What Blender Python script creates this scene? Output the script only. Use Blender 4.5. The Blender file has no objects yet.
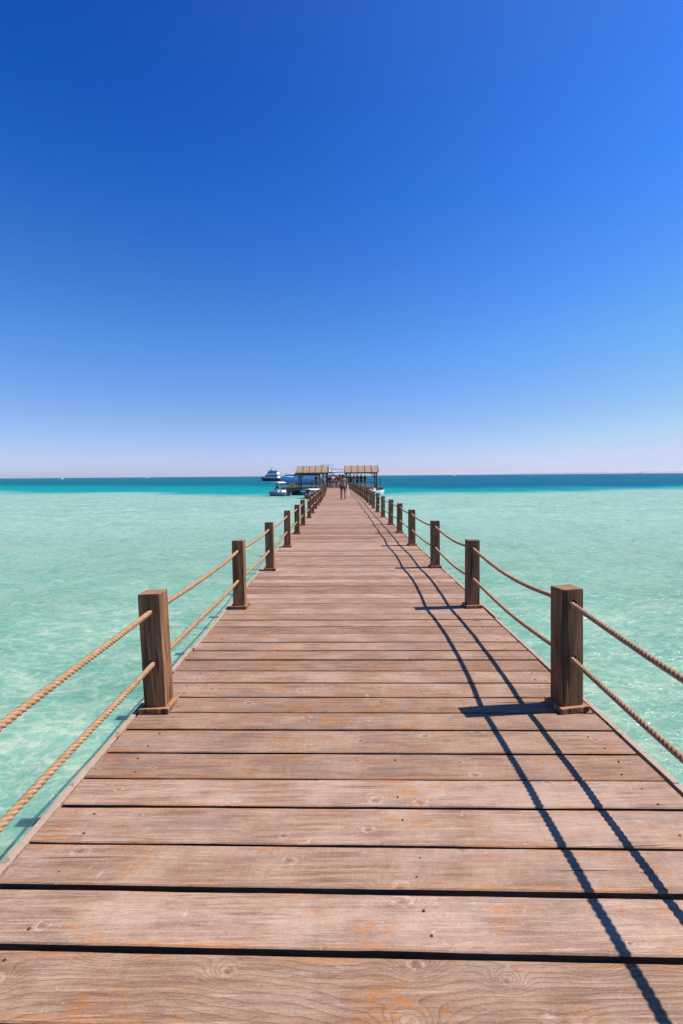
import bpy, bmesh, math, random
from mathutils import Vector, Matrix, noise
R = math.radians
random.seed(11)
sc = bpy.context.scene
col = sc.collection

# ------------------------------------------------------------------ constants
CAM_H = 1.65            # above the deck
DECK = 1.0              # deck top above the water
EYE = DECK + CAM_H
F_PX = 484.0
KEXP = .71             # surface colours for exposure +0.5
SKEW = math.tan(R(1.3))  # the boards run slightly askew to the pier
XL, XR = -1.468, 1.795   # outer edges of the deck
PIER_END = 66.0
PITCH = R(4.3)
SUN_EL, SUN_AZ = R(52.0), R(84.5)   # azimuth from +Y towards +X

def bend(y):            # the pier is not dead straight: it swings a little to the left far out
    k = max(0.0, (y-28)/38.0)
    return -.60*k**1.6 + (.03*min(1.0, (y-3.3)/4.0) if y > 3.3 else 0.0)
def zy(dy):             # forward distance of a deck point dy pixels under the horizon
    return F_PX/math.cos(PITCH)**2*CAM_H/dy - CAM_H*math.tan(PITCH)

# ------------------------------------------------------------------ node helpers
class NT:
    def __init__(s, name):
        s.m = bpy.data.materials.new(name); s.m.use_nodes = True
        s.t = s.m.node_tree; s.t.nodes.clear()
        s.out = s.t.nodes.new('ShaderNodeOutputMaterial')
    def n(s, kind, ins=None, **kw):
        nd = s.t.nodes.new('ShaderNode'+kind)
        for k, v in kw.items(): setattr(nd, k, v)
        for k, v in (ins or {}).items():
            s.set(nd.inputs[k], v)
        return nd
    def set(s, sock, v):
        if isinstance(v, bpy.types.NodeSocket): s.t.links.new(v, sock)
        elif isinstance(v, bpy.types.Node): s.t.links.new(v.outputs[0], sock)
        else:
            if hasattr(sock.default_value, '__len__') and sock.type == 'RGBA' and len(v) == 3: v = (*v, 1)
            sock.default_value = v
    def math(s, op, a, b=0.0, c=0.0, clamp=False):
        return s.n('Math', {0: a, 1: b, 2: c}, operation=op, use_clamp=clamp).outputs[0]
    def vmul(s, v, k): return s.n('VectorMath', {0: v, 1: k}, operation='MULTIPLY').outputs[0]
    def vadd(s, v, k): return s.n('VectorMath', {0: v, 1: k}, operation='ADD').outputs[0]
    def mix(s, f, a, b, mode='MIX'):
        nd = s.t.nodes.new('ShaderNodeMix'); nd.data_type = 'RGBA'; nd.blend_type = mode
        s.set(nd.inputs[0], f); s.set(nd.inputs[6], a); s.set(nd.inputs[7], b)
        return nd.outputs[2]
    def mr(s, v, a, b, c=0.0, d=1.0, smooth=True):
        nd = s.n('MapRange', {0: v, 1: a, 2: b, 3: c, 4: d}, interpolation_type='SMOOTHSTEP' if smooth else 'LINEAR')
        return nd.outputs[0]
    def noise(s, v, scale=1.0, detail=3.0, rough=.55, dist=0.0):
        return s.n('TexNoise', {'Vector': v, 'Scale': scale, 'Detail': detail, 'Roughness': rough, 'Distortion': dist})
    def pbsdf(s, **ins):
        b = s.n('BsdfPrincipled', {k.replace('_', ' '): v for k, v in ins.items()})
        s.t.links.new(b.outputs[0], s.out.inputs[0]); return b

def plain(name, colr, rough=.6, var=.12, scale=3.0, metallic=0.0):
    m = NT(name); tc = m.n('TexCoord').outputs['Object']
    nz = m.noise(tc, scale, 4).outputs[0]
    dark = tuple(c*(1-var) for c in colr); lite = tuple(min(1, c*(1+var)) for c in colr)
    c = m.mix(m.mr(nz, .3, .7), dark, lite)
    m.pbsdf(Base_Color=c, Roughness=rough, Metallic=metallic)
    return m.m

# ------------------------------------------------------------------ materials
def deck_material():
    m = NT('weathered deck boards')
    co = m.n('TexCoord').outputs['Object']
    pid = m.n('Attribute', attribute_name='pid').outputs['Fac']
    off = m.n('CombineXYZ', {0: m.math('MULTIPLY', pid, 91.0), 1: m.math('MULTIPLY', pid, 53.0), 2: m.math('MULTIPLY', pid, 37.0)}).outputs[0]
    v = m.vadd(co, off)
    # slow wander of the grain
    wob = m.noise(m.vmul(v, (1.1, 3.0, 3.0)), 1.0, 2, .5).outputs[0]
    wob2 = m.noise(m.vmul(v, (5.0, 14.0, 5.0)), 1.0, 2, .5).outputs[0]
    # knots
    kv = m.vmul(v, (2.9, 4.4, 1.0))
    kn = m.n('TexVoronoi', {'Vector': kv, 'Scale': 1.0, 'Randomness': 1.0}, voronoi_dimensions='2D')
    kd = kn.outputs['Distance']
    ksel = m.n('SeparateColor', {0: kn.outputs['Color']})
    kmask = m.mr(ksel.outputs[0], .42, .46)
    kwid = m.mr(ksel.outputs[1], 0, 1, .045, .14, False)
    kk = m.math('DIVIDE', kd, kwid)
    k = m.math('MULTIPLY', m.math('EXPONENT', m.math('MULTIPLY', m.math('MULTIPLY', kk, kk), -.22)), kmask)
    kcore = m.math('MULTIPLY', m.mr(kk, .22, .5, 1, 0), kmask)
    sep = m.n('SeparateXYZ', {0: v})
    fld = m.math('MULTIPLY', sep.outputs[1], 46.0)
    fld = m.math('ADD', fld, m.math('MULTIPLY', wob, 9.0))
    fld = m.math('ADD', fld, m.math('MULTIPLY', wob2, 1.3))
    fld = m.math('ADD', fld, m.math('MULTIPLY', k, 5.5))
    ring = m.math('FRACT', fld)
    line = m.math('POWER', ring, 5.0)                           # dark late wood, sharp on one side
    line = m.math('MULTIPLY', line, m.mr(ring, .93, 1.0, 1, 0))
    ringvis = m.mr(m.noise(m.vmul(v, (.7, 2.5, 1)), 1.0, 2).outputs[0], .40, .68, .12, 1.0)
    ringvis = m.math('MAXIMUM', ringvis, m.math('MULTIPLY', k, 1.2, clamp=True))
    fig = m.n('Attribute', attribute_name='figure').outputs['Fac']
    ringvis = m.math('MULTIPLY', ringvis, m.math('ADD', .45, fig), clamp=True)
    ringvis = m.math('MAXIMUM', ringvis, m.mr(fig, .6, 1.0))
    line = m.math('MULTIPLY', line, ringvis)
    fine = m.noise(m.vmul(v, (9.0, 260.0, 40.0)), 1.0, 4, .65).outputs[0]
    fine2 = m.noise(m.vmul(v, (2.6, 48.0, 10.0)), 1.0, 5, .65).outputs[0]
    grit = m.noise(m.vmul(v, (95.0, 240.0, 40.0)), 1.0, 4, .7).outputs[0]
    blot = m.noise(m.vmul(v, (2.6, 4.2, 1.0)), 1.0, 6, .65).outputs[0]
    c = m.mix(m.mr(fine2, .30, .70), (.25, .138, .093), (.465, .302, .218))
    c = m.mix(m.mr(blot, .40, .66, 0, .75), c, (.53, .365, .275))
    # what is left of the old varnish: orange flecks, mostly in the middle of the walk and along worn edges
    og = m.noise(m.vmul(v, (3.4, 5.5, 1.0)), 1.0, 5, .72, .3).outputs[0]
    og2 = m.noise(m.vmul(v, (30.0, 34.0, 1.0)), 1.0, 4, .7).outputs[0]
    om = m.math('MULTIPLY', m.mr(og, .52, .64), m.mr(og2, .42, .56))
    ed = m.n('Attribute', attribute_name='edge').outputs['Fac']
    edm = m.math('MULTIPLY', m.mr(ed, .72, 1.0), m.mr(m.noise(m.vmul(v, (2.0, 3.0, 1.0)), 1.0, 4, .6).outputs[0], .46, .6))
    c = m.mix(m.math('MULTIPLY', om, .60), c, (.50, .205, .062))
    c = m.mix(m.math('MULTIPLY', edm, .62), c, (.54, .245, .10))
    # grey weathering and faint saw marks across the board
    gs = m.noise(m.vmul(v, (1.7, 5.0, 1.0)), 1.0, 6, .65).outputs[0]
    c = m.mix(m.mr(gs, .52, .70, 0, .6), c, (.255, .185, .16))
    saw = m.noise(m.vmul(v, (26.0, 1.5, 1.0)), 1.0, 2, .5).outputs[0]
    c = m.mix(m.mr(saw, .5, .75, 0, .16), c, (.23, .14, .11))
    # pale bruised marks and scratches
    wv = m.noise(m.vmul(v, (9.0, 13.0, 1.0)), 1.0, 6, .75, 1.2).outputs[0]
    c = m.mix(m.mr(wv, .61, .70, 0, .7), c, (.66, .52, .44))
    pl = m.noise(m.vmul(v, (3.0, 150.0, 20.0)), 1.0, 3, .6).outputs[0]
    c = m.mix(m.mr(pl, .58, .72, 0, .6), c, (.66, .50, .41))
    c = m.mix(m.math('MULTIPLY', line, .66), c, (.13, .066, .042))
    c = m.mix(m.math('MULTIPLY', kcore, .5), c, (.17, .085, .055))
    halo = m.math('MULTIPLY', m.math('MULTIPLY', m.mr(kk, .5, .75), m.mr(kk, .8, 1.3, 1, 0)), kmask)
    hbrk = m.mr(m.noise(m.vmul(v, (40.0, 60.0, 1.0)), 1.0, 3, .6).outputs[0], .42, .58)
    c = m.mix(m.math('MULTIPLY', m.math('MULTIPLY', halo, hbrk), .5), c, (.66, .50, .41))
    c = m.mix(m.mr(fine, .30, .47, .6, 0), c, (.15, .08, .055))
    c = m.mix(m.mr(grit, .30, .50, .34, 0), c, (.15, .085, .06))
    c = m.mix(m.mr(grit, .52, .70, 0, .28), c, (.62, .47, .38))
    # splits that run with the grain, and small dark pits
    sp = m.noise(m.vmul(v, (.7, 30.0, 5.0)), 1.0, 2, .5).outputs[0]
    spm = m.mr(sp, .262, .282, 1, 0)
    pit = m.noise(m.vmul(v, (16.0, 34.0, 1.0)), 1.0, 2, .5).outputs[0]
    spm = m.math('MAXIMUM', spm, m.mr(pit, .20, .235, 1, 0))
    c = m.mix(m.math('MULTIPLY', spm, .85), c, (.055, .03, .022))
    # each board its own tone
    wn = m.n('TexWhiteNoise', {'W': m.math('MULTIPLY', pid, 77.7)}, noise_dimensions='1D')
    tone = m.mr(wn.outputs[0], 0, 1, .82*KEXP, 1.33*KEXP, False)
    hsv = m.n('HueSaturation', {'Color': c, 'Value': tone, 'Saturation': m.mr(wn.outputs[0], 1, 0, .98, 1.22, False)})
    h = m.math('ADD', m.math('ADD', m.math('MULTIPLY', fine, .45), m.math('MULTIPLY', grit, .5)), m.math('MULTIPLY', line, -.5))
    h = m.math('ADD', h, m.math('MULTIPLY', spm, -.9))
    h = m.math('ADD', h, m.math('MULTIPLY', fine2, .4))
    h = m.math('ADD', h, m.math('MULTIPLY', kcore, .4))
    bump = m.n('Bump', {'Strength': .7, 'Distance': .003, 'Height': h})
    m.pbsdf(Base_Color=hsv.outputs[0], Roughness=.72, Normal=bump.outputs[0], Specular_IOR_Level=.3)
    return m.m

def post_material(name, a, b, axis='z'):
    m = NT(name)
    co = m.n('TexCoord').outputs['Object']
    rnd = m.n('ObjectInfo').outputs['Random']
    off = m.n('CombineXYZ', {0: m.math('MULTIPLY', rnd, 31.0), 1: m.math('MULTIPLY', rnd, 17.0), 2: m.math('MULTIPLY', rnd, 57.0)}).outputs[0]
    v = m.vadd(co, off)
    if axis == 'x': kx, kf = (1.6, 22, 22), (6, 170, 170)
    else: kx, kf = (22, 22, 1.6), (170, 170, 6)
    st = m.noise(m.vmul(v, kx), 1.0, 4, .6, .6).outputs[0]
    fi = m.noise(m.vmul(v, kf), 1.0, 3, .6).outputs[0]
    bl = m.noise(v, 5.0, 5, .65).outputs[0]
    rg = m.noise(m.vmul(v, tuple(.35*q for q in kx)), 1.0, 2, .5).outputs[0]
    rr = m.math('FRACT', m.math('MULTIPLY', rg, 17.0))
    line = m.math('MULTIPLY', m.math('POWER', rr, 4.0), m.mr(rr, .92, 1, 1, 0))
    c = m.mix(m.mr(st, .3, .7), a, b)
    c = m.mix(m.mr(bl, .52, .75, 0, .5), c, tuple(.45*q for q in a))
    c = m.mix(m.math('MULTIPLY', line, .5), c, tuple(.35*q for q in a))
    c = m.mix(m.mr(fi, .28, .48, .5, 0), c, tuple(.4*q for q in a))
    crack = m.mr(m.noise(m.vmul(v, tuple(q*.8 for q in kx)), 1.0, 1, .4).outputs[0],   .305, .33, 1, 0)
    c = m.mix(m.math('MULTIPLY', crack, .85), c, (.03, .018, .012))
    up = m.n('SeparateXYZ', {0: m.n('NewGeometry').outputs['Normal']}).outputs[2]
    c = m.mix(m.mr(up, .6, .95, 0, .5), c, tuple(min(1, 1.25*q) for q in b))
    tone = m.mr(rnd, 0, 1, .78*KEXP, 1.2*KEXP, False)
    hs = m.n('HueSaturation', {'Color': c, 'Value': tone})
    h = m.math('SUBTRACT', m.math('MULTIPLY', fi, .5), m.math('ADD', m.math('MULTIPLY', line, .4), crack))
    bump = m.n('Bump', {'Strength': .5, 'Distance': .003, 'Height': h})
    m.pbsdf(Base_Color=hs.outputs[0], Roughness=.68, Normal=bump.outputs[0], Specular_IOR_Level=.3)
    return m.m

def rope_material():
    m = NT('manila rope')
    co = m.n('TexCoord').outputs['Object']
    tw = m.n('Attribute', attribute_name='fibre').outputs['Fac']
    nz = m.noise(m.vmul(co, (60, 18, 60)), 1.0, 4, .6).outputs[0]
    fb = m.noise(m.n('CombineXYZ', {0: m.math('MULTIPLY', tw, 60.0), 1: 0.0, 2: 0.0}).outputs[0], 1.0, 2).outputs[0]
    c = m.mix(m.mr(nz, .3, .7), (.45, .25, .135), (.68, .42, .255))
    c = m.mix(m.mr(fb, .35, .6, .35, 0), c, (.24, .13, .06))
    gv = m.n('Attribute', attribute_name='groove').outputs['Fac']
    c = m.mix(m.math('MULTIPLY', gv, .62), c, (.16, .075, .03))  # shade between the strands put into the rope colour
    c = m.vmul(c, (KEXP, KEXP, KEXP))
    bump = m.n('Bump', {'Strength': .5, 'Distance': .002, 'Height': m.math('ADD', nz, fb)})
    m.pbsdf(Base_Color=c, Roughness=.85, Normal=bump.outputs[0], Specular_IOR_Level=.2)
    return m.m

def water_material():
    m = NT('sea water')
    co = m.n('TexCoord').outputs['Object']
    dep = m.n('Attribute', attribute_name='depth').outputs['Fac']
    weed = m.n('Attribute', attribute_name='weed').outputs['Fac']
    # small wind ripples of several lengths
    w0 = m.noise(m.vmul(co, (.16, .30, 1)), 1.0, 2, .5, .5).outputs[0]
    w1 = m.noise(m.vmul(co, (.9, 1.5, 1)), 1.0, 3, .55, .8).outputs[0]
    w2 = m.noise(m.vmul(co, (2.6, 4.2, 1)), 1.0, 4, .6, 1.2).outputs[0]
    h = m.math('ADD', m.math('MULTIPLY', w1, .22), m.math('MULTIPLY', w2, .09))
    h = m.math('ADD', h, m.math('MULTIPLY', w0, .45))
    bump = m.n('Bump', {'Strength': 1.0, 'Distance': 1.0, 'Height': h})
    softb = m.n('Bump', {'Strength': 1.0, 'Distance': 1.0, 'Height': h})
    # light gathered by the ripples: the clear part lets more or less through
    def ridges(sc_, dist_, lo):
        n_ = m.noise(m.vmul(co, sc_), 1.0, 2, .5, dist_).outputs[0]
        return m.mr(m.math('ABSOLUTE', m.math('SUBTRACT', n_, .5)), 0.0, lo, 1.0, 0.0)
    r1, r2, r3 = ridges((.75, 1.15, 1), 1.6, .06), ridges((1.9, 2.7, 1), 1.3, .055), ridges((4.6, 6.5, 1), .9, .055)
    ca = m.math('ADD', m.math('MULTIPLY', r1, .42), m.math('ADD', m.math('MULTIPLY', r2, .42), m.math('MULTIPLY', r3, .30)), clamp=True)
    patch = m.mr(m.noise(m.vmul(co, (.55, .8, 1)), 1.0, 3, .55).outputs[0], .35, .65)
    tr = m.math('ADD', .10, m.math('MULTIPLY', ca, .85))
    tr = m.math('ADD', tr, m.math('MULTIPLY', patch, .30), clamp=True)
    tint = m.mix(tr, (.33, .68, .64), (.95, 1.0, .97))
    shallow, mid, deep = (.305, .515, .44), (.0, .33, .36), (.0, .15, .225)
    body = m.mix(m.mr(dep, .95, 2.5), shallow, mid)
    body = m.mix(m.mr(dep, 2.6, 7.5), body, deep)
    body = m.mix(m.math('MULTIPLY', weed, m.mr(dep, 2.0, 4.0)), body, (.003, .118, .25))
    opac = m.mr(dep, 1.0, 2.0, .14, 1.0, False)
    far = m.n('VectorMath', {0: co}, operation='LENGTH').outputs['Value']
    far_fade = m.mr(far, 5, 44, 0, 1.0)
    opac = m.math('MAXIMUM', opac, m.mr(far_fade, 0, 1, .14, 1.0, False))
    body = m.mix(m.math('MULTIPLY', m.math('MULTIPLY', m.math('POWER', far_fade, .5), m.math('SUBTRACT', 1.0, far_fade)), 2.4, clamp=True), body, (.53, .87, .755))  # mid-distance colour brightened to make up for light lost on the bed
    # pale and dark mottle: ripple light and shade put into the body colour
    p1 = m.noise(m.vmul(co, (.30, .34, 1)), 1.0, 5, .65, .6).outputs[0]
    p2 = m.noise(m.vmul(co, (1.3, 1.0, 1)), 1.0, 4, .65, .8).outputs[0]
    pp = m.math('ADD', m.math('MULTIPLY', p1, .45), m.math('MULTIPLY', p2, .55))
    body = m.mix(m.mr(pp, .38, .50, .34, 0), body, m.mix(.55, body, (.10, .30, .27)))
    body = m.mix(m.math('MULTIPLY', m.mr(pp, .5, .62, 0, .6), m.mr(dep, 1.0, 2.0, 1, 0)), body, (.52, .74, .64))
    body = m.vmul(body, (KEXP, KEXP, KEXP))
    trans = m.n('BsdfTransparent', {'Color': tint})
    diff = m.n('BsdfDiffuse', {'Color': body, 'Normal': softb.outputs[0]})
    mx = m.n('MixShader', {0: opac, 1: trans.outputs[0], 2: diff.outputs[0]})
    fr = m.n('Fresnel', {'IOR': 1.33, 'Normal': bump.outputs[0]}).outputs[0]
    fr = m.math('MINIMUM', m.math('MULTIPLY', fr, .5), .06)
    gl = m.n('BsdfGlossy', {'Color': (1, 1, 1), 'Roughness': .2, 'Normal': bump.outputs[0]})
    m.t.links.new(m.n('MixShader', {0: fr, 1: mx.outputs[0], 2: gl.outputs[0]}).outputs[0], m.out.inputs[0])
    return m.m

def sand_material():
    m = NT('pale coral sand')
    co = m.n('TexCoord').outputs['Object']
    n1 = m.noise(m.vmul(co, (.25, .5, 1)), 1.0, 4, .6).outputs[0]
    n2 = m.noise(m.vmul(co, (2.0, 5.0, 1)), 1.0, 4, .6, 1.0).outputs[0]
    c = m.mix(m.mr(n1, .35, .7), (.66, .65, .53), (.80, .78, .66))
    c = m.mix(m.mr(n2, .5, .75, 0, .5), c, (.48, .48, .37))
    m.pbsdf(Base_Color=m.vmul(c, (KEXP*1.12, KEXP*1.14, KEXP*1.13)), Roughness=.9)
    return m.m

M = {}
M['deck'] = deck_material()
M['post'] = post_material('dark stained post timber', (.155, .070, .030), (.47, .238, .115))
M['edge'] = post_material('pale edge timber', (.34, .22, .155), (.46, .32, .24), 'y')
M['beam'] = post_material('dark pier timber', (.14, .09, .06), (.22, .15, .10), 'x')  # dark brown timber of joists, cross beams and piles
M['rope'] = rope_material()
M['deckfar'] = post_material('platform boards', (.10, .065, .045), (.17, .115, .08), 'x')
M['side'] = post_material('plank side with gap shade', (.12, .06, .047), (.19, .10, .08), 'x')  # darker than the board tops: shade of the gaps put into the colour
M['screw'] = plain('rusty screw', (.06, .035, .025), .6)
M['water'] = water_material()
M['sand'] = sand_material()
M['white'] = plain('white gelcoat', (.80, .81, .82), .3, .03)
M['navy'] = plain('navy hull paint', (.012, .016, .05), .3)
M['blue'] = plain('blue hull paint', (.36, .64, .88), .35)
M['paleblue'] = plain('pale blue paint', (.46, .62, .80), .4)
M['red'] = plain('red paint', (.48, .03, .025), .45)
M['glass'] = plain('tinted glass', (.012, .018, .028), .08)
M['mat'] = plain('reed matting', (.29, .195, .135), .9, .2, 6.0)
M['seam'] = plain('roof batten timber', (.10, .065, .045), .8)
M['yellow'] = plain('yellow painted board', (.50, .33, .06), .6)
M['steel'] = plain('galvanised steel', (.45, .46, .47), .4, .1, 3, .8)
M['wetgrey'] = plain('grey green hull paint', (.16, .24, .25), .4)
M['canvas'] = plain('white canvas', (.75, .75, .73), .8, .05)
M['hill'] = plain('bare desert rock', (.20, .175, .165), .95, .2, .002)

# ------------------------------------------------------------------ mesh helpers
def link(name, me, mats, parent=None):
    o = bpy.data.objects.new(name, me); col.objects.link(o)
    for mm in (mats if isinstance(mats, (list, tuple)) else [mats]):
        if mm.name not in [q.name for q in me.materials if q]: me.materials.append(mm)
    if parent: o.parent = parent
    return o
def build(name, bm, mats, parent=None, smooth=False):
    me = bpy.data.meshes.new(name)
    bmesh.ops.recalc_face_normals(bm, faces=bm.faces)
    bm.to_mesh(me); bm.free()
    if smooth: me.polygons.foreach_set('use_smooth', [True]*len(me.polygons))
    return link(name, me, mats, parent)
def box(bm, x0, x1, y0, y1, z0, z1, bev=0.0, mi=0):
    r = bmesh.ops.create_cube(bm, size=1)
    vs = r['verts']
    for v in vs:
        v.co = Vector(((x0+x1)/2 + v.co.x*(x1-x0), (y0+y1)/2 + v.co.y*(y1-y0), (z0+z1)/2 + v.co.z*(z1-z0)))
    fs = set(f for v in vs for f in v.link_faces)
    for f in fs: f.material_index = mi
    if bev:
        es = list(set(e for v in vs for e in v.link_edges))
        bmesh.ops.bevel(bm, geom=es, offset=bev, segments=2, affect='EDGES', profile=.6)
def tube(bm, p, q, r0, r1=None, n=8):
    p, q = Vector(p), Vector(q); d = q-p
    r = bmesh.ops.create_cone(bm, cap_ends=True, segments=n, radius1=r0, radius2=r0 if r1 is None else r1, depth=d.length)
    mt = Matrix.Translation((p+q)/2) @ d.to_track_quat('Z', 'Y').to_matrix().to_4x4()
    bmesh.ops.transform(bm, matrix=mt, verts=r['verts'])
def tag(o, label=None, cat=None, group=None, kind=None):
    if label: o['label'] = label
    if cat: o['category'] = cat
    if group: o['group'] = group
    if kind: o['kind'] = kind
    return o
def empty(name, loc=(0, 0, 0), rz=0.0):
    o = bpy.data.objects.new(name, None); col.objects.link(o)
    o.empty_display_size = .2
    o.location = loc; o.rotation_euler = (0, 0, rz); return o
def copy_tree(o, parent=None):
    c = o.copy(); col.objects.link(c)
    if parent: c.parent = parent
    for ch in [q for q in col.objects if q.parent == o]: copy_tree(ch, c)
    return c

# ------------------------------------------------------------------ sea, sea bed, hills
def edge_y(x):          # far edge of the sand bank
    if x < 0: base = 50 + 34*(min(-x, 160)/70.0)**1.1
    else: base = 52 + 19*(min(x, 200)/60.0)**1.05
    return base + 8*noise.noise(Vector((x*.045, 3.1, 0))) + 4.0*noise.noise(Vector((x*.17, 9.1, 0)))
def depth_at(x, y):
    d = y - edge_y(x) + 6*noise.noise(Vector((x*.07, y*.16, 4.0))) + 3*noise.noise(Vector((x*.22, y*.3, 6.0)))
    rt = 1.0 if x > 20 else (max(0.0, x)/20.0)
    w1 = 26 - 12*rt; w2 = 60 - 40*rt
    b = .80 + .12*noise.noise(Vector((x*.05, y*.05, 1.0)))
    if d <= 0: return b
    if d < 20: return b + (2.4-b)*(d/20.0)**1.3
    if d < w1+20: return 2.4 + 1.4*(d-20)/w1
    if d < w1+w2+20: return 3.8 + 4.2*(d-w1-20)/w2
    return min(30.0, 8.0 + (d-w1-w2-20)*.04)
def weed_at(x, y):
    if x < -5: return 0.0
    n = .5+.5*noise.noise(Vector((x*.02, y*.03, 7.7))) + .35*noise.noise(Vector((x*.09, y*.14, 2.2)))
    k = min(1.0, (x+5)/40.0)*(.35+.65*min(1.0, y/100))
    return max(0.0, min(1.0, (n-.22)*2.2))*k
def graded(lo, hi, a):
    pass
def axis_vals(dense_lo, dense_hi, step, far):
    vals = []; v = dense_lo
    while v <= dense_hi: vals.append(v); v += step
    s = step; v = vals[-1]
    while v < far: s *= 1.22; v += s; vals.append(v)
    s = step; v = vals[0]; pre = []
    while v > -far: s *= 1.3; v -= s; pre.append(v)
    return pre[::-1]+vals
XS = axis_vals(-130, 110, 2.5, 26000); YS = axis_vals(-10, 190, 2.0, 26000)
def sheet(name, zf, mat, attrs=()):
    me = bpy.data.meshes.new(name); nx, ny = len(XS), len(YS)
    verts = [(x, y, zf(x, y)) for y in YS for x in XS]
    faces = [(j*nx+i, j*nx+i+1, (j+1)*nx+i+1, (j+1)*nx+i) for j in range(ny-1) for i in range(nx-1)]
    me.from_pydata(verts, [], faces)
    for nm, fn in attrs:
        a = me.attributes.new(nm, 'FLOAT', 'POINT')
        a.data.foreach_set('value', [fn(x, y) for y in YS for x in XS])
    me.polygons.foreach_set('use_smooth', [True]*len(me.polygons))
    return tag(link(name, me, mat), kind='structure')
def ridge():
    bm = bmesh.new(); prev = None
    for i in range(90):
        a = R(16+24*i/89); t = i/89; Dn = 17000
        e = min(1, t*3)*min(1, (1-t)*6)
        hh = .95*e*(58+70*abs(noise.noise(Vector((i*.11, 1, 0))))+35*noise.noise(Vector((i*.37, 2, 0))))
        ring = []
        for q in range(7):
            w_ = q/6; dd = Dn+3500*w_; zz = max(-3, hh*math.sin(math.pi*w_)**.8*(1+.25*noise.noise(Vector((i*.3, q*.9, 5)))))-3
            ring.append(bm.verts.new((dd*math.sin(a), dd*math.cos(a), zz)))
        if prev:
            for q in range(6): bm.faces.new((prev[q], prev[q+1], ring[q+1], ring[q]))
        prev = ring
    return tag(build('hills', bm, M['hill'], None, True), kind='structure')
ridge()
hb = bmesh.new(); box(hb, -34000, 34000, -34000, 34000, -34, 135)
hz = NT('sea haze'); vol = hz.n('VolumePrincipled', {'Color': (.93, .95, 1.0), 'Density': 5e-5, 'Anisotropy': .2})
hz.t.links.new(vol.outputs[0], hz.out.inputs['Volume'])
tag(build('haze', hb, hz.m), kind='stuff')
sheet('seabed', lambda x, y: -depth_at(x, y)-1.1*max(0.0, 1-math.hypot(x, y)/28.0), M['sand'])
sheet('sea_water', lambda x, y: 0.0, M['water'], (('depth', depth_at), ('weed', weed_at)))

# ------------------------------------------------------------------ the pier
pier = empty('wooden_pier', (0, 0, 0))
tag(pier, 'long straight wooden boardwalk pier of weathered pinkish brown planks running out over the turquoise sea', 'pier')
gaps = [(479, .026), (416, .024), (371, .019), (332, .023), (304, .015), (277.5, .018), (254.5, .017)]
def sk(x, y=9.0): return -SKEW*(x-.17)*(1+.40*max(0.0, min(1.0, (2.5-y)/.9)))
me_planks = bmesh.new()
pid_l = me_planks.verts.layers.float.new('pid'); ed_l = me_planks.verts.layers.float.new('edge'); fg_l = me_planks.verts.layers.float.new('figure')
def plank(y0, y1, idx, seg):
    pid = random.random(); fig = 1.0 if y0 < 1.45 < y1 else random.random()**2*.75; top = DECK + random.uniform(-.003, .003)
    tilt = random.uniform(-.0015, .0015); th = .042
    rag = random.uniform(.001, .0035); x0 = XL+.046+random.uniform(-.004, .008); x1 = XR-.054+random.uniform(-.010, .006)
    bv = .0045
    rows = []
    for i in range(seg+1):
        x = x0+(x1-x0)*i/seg
        a = y0 + sk(x, y0) + rag*noise.noise(Vector((x*2.5, y0*9, 1)))*1.6 + .001*noise.noise(Vector((x*14, y0*9, 5)))
        b = y1 + sk(x, y1) + rag*noise.noise(Vector((x*2.5, y1*9, 2)))*1.6 + .001*noise.noise(Vector((x*14, y1*9, 6)))
        dz = .0012*noise.noise(Vector((x*3, y0*5, 3)))
        t0, t1 = top-tilt+dz, top+tilt+dz
        ring = [(a, t0-th), (a-.0, t0-bv), (a+bv, t0), ((a+b)/2, (t0+t1)/2+.0012), (b-bv, t1), (b, t1-bv), (b, t1-th)]
        rows.append([me_planks.verts.new((x+bend(y0), yy, zz)) for yy, zz in ring])
    for r in rows:
        for j, v in enumerate(r): v[pid_l] = pid; v[fg_l] = fig; v[ed_l] = 0.0 if j == 3 else 1.0
    for r, s in zip(rows, rows[1:]):
        n = len(r)
        for k in range(n):
            f = me_planks.faces.new((r[k], r[(k+1) % n], s[(k+1) % n], s[k]))
            f.material_index = 1 if k in (0, 5, 6) else 0
    for f in (me_planks.faces.new(rows[0]), me_planks.faces.new(rows[-1][::-1])): f.material_index = 1
cuts = [(zy(dy), g) for dy, g in gaps]
z = cuts[0][0]; pre = []
while z > -1.6:
    z -= random.uniform(.236, .256); pre.append((z, random.uniform(.010, .022)))
cuts = pre[::-1]+cuts
z = cuts[-1][0]
while z < PIER_END-.3:
    z += random.uniform(.232, .252); cuts.append((z, random.choice((.012, .015, .018, .021, .024, .028))))
for i in range(len(cuts)-1):
    y0 = cuts[i][0]+cuts[i][1]/2; y1 = cuts[i+1][0]-cuts[i+1][1]/2
    plank(y0, y1, i, 60 if y0 < 4 else (24 if y0 < 12 else 8))
DECK_Y0, DECK_Y1 = cuts[0][0], cuts[-1][0]
# screw heads stay in the deck mesh
for i in range(len(cuts)-1):
    y0, y1 = cuts[i][0], cuts[i+1][0]
    if y0 > 9: break
    for x, fr in ((XL+.28, .25), (XL+.28, .74), (.30, .3), (.30, .7), (XR-.24, .25), (XR-.24, .74)):
        if random.random() < (.6 if x == .30 else .18): continue
        yy = y0 + (y1-y0)*fr+random.uniform(-.02, .02); xx = x+random.uniform(-.035, .035)
        r = bmesh.ops.create_cone(me_planks, cap_ends=True, segments=8, radius1=.0062, radius2=.005, depth=.004)
        bmesh.ops.translate(me_planks, verts=r['verts'], vec=(xx, yy+sk(xx, yy), DECK+.0015))
        for f in set(f for v in r['verts'] for f in v.link_faces): f.material_index = 2
build('deck_planks', me_planks, [M['deck'], M['side'], M['screw']], pier)
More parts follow.
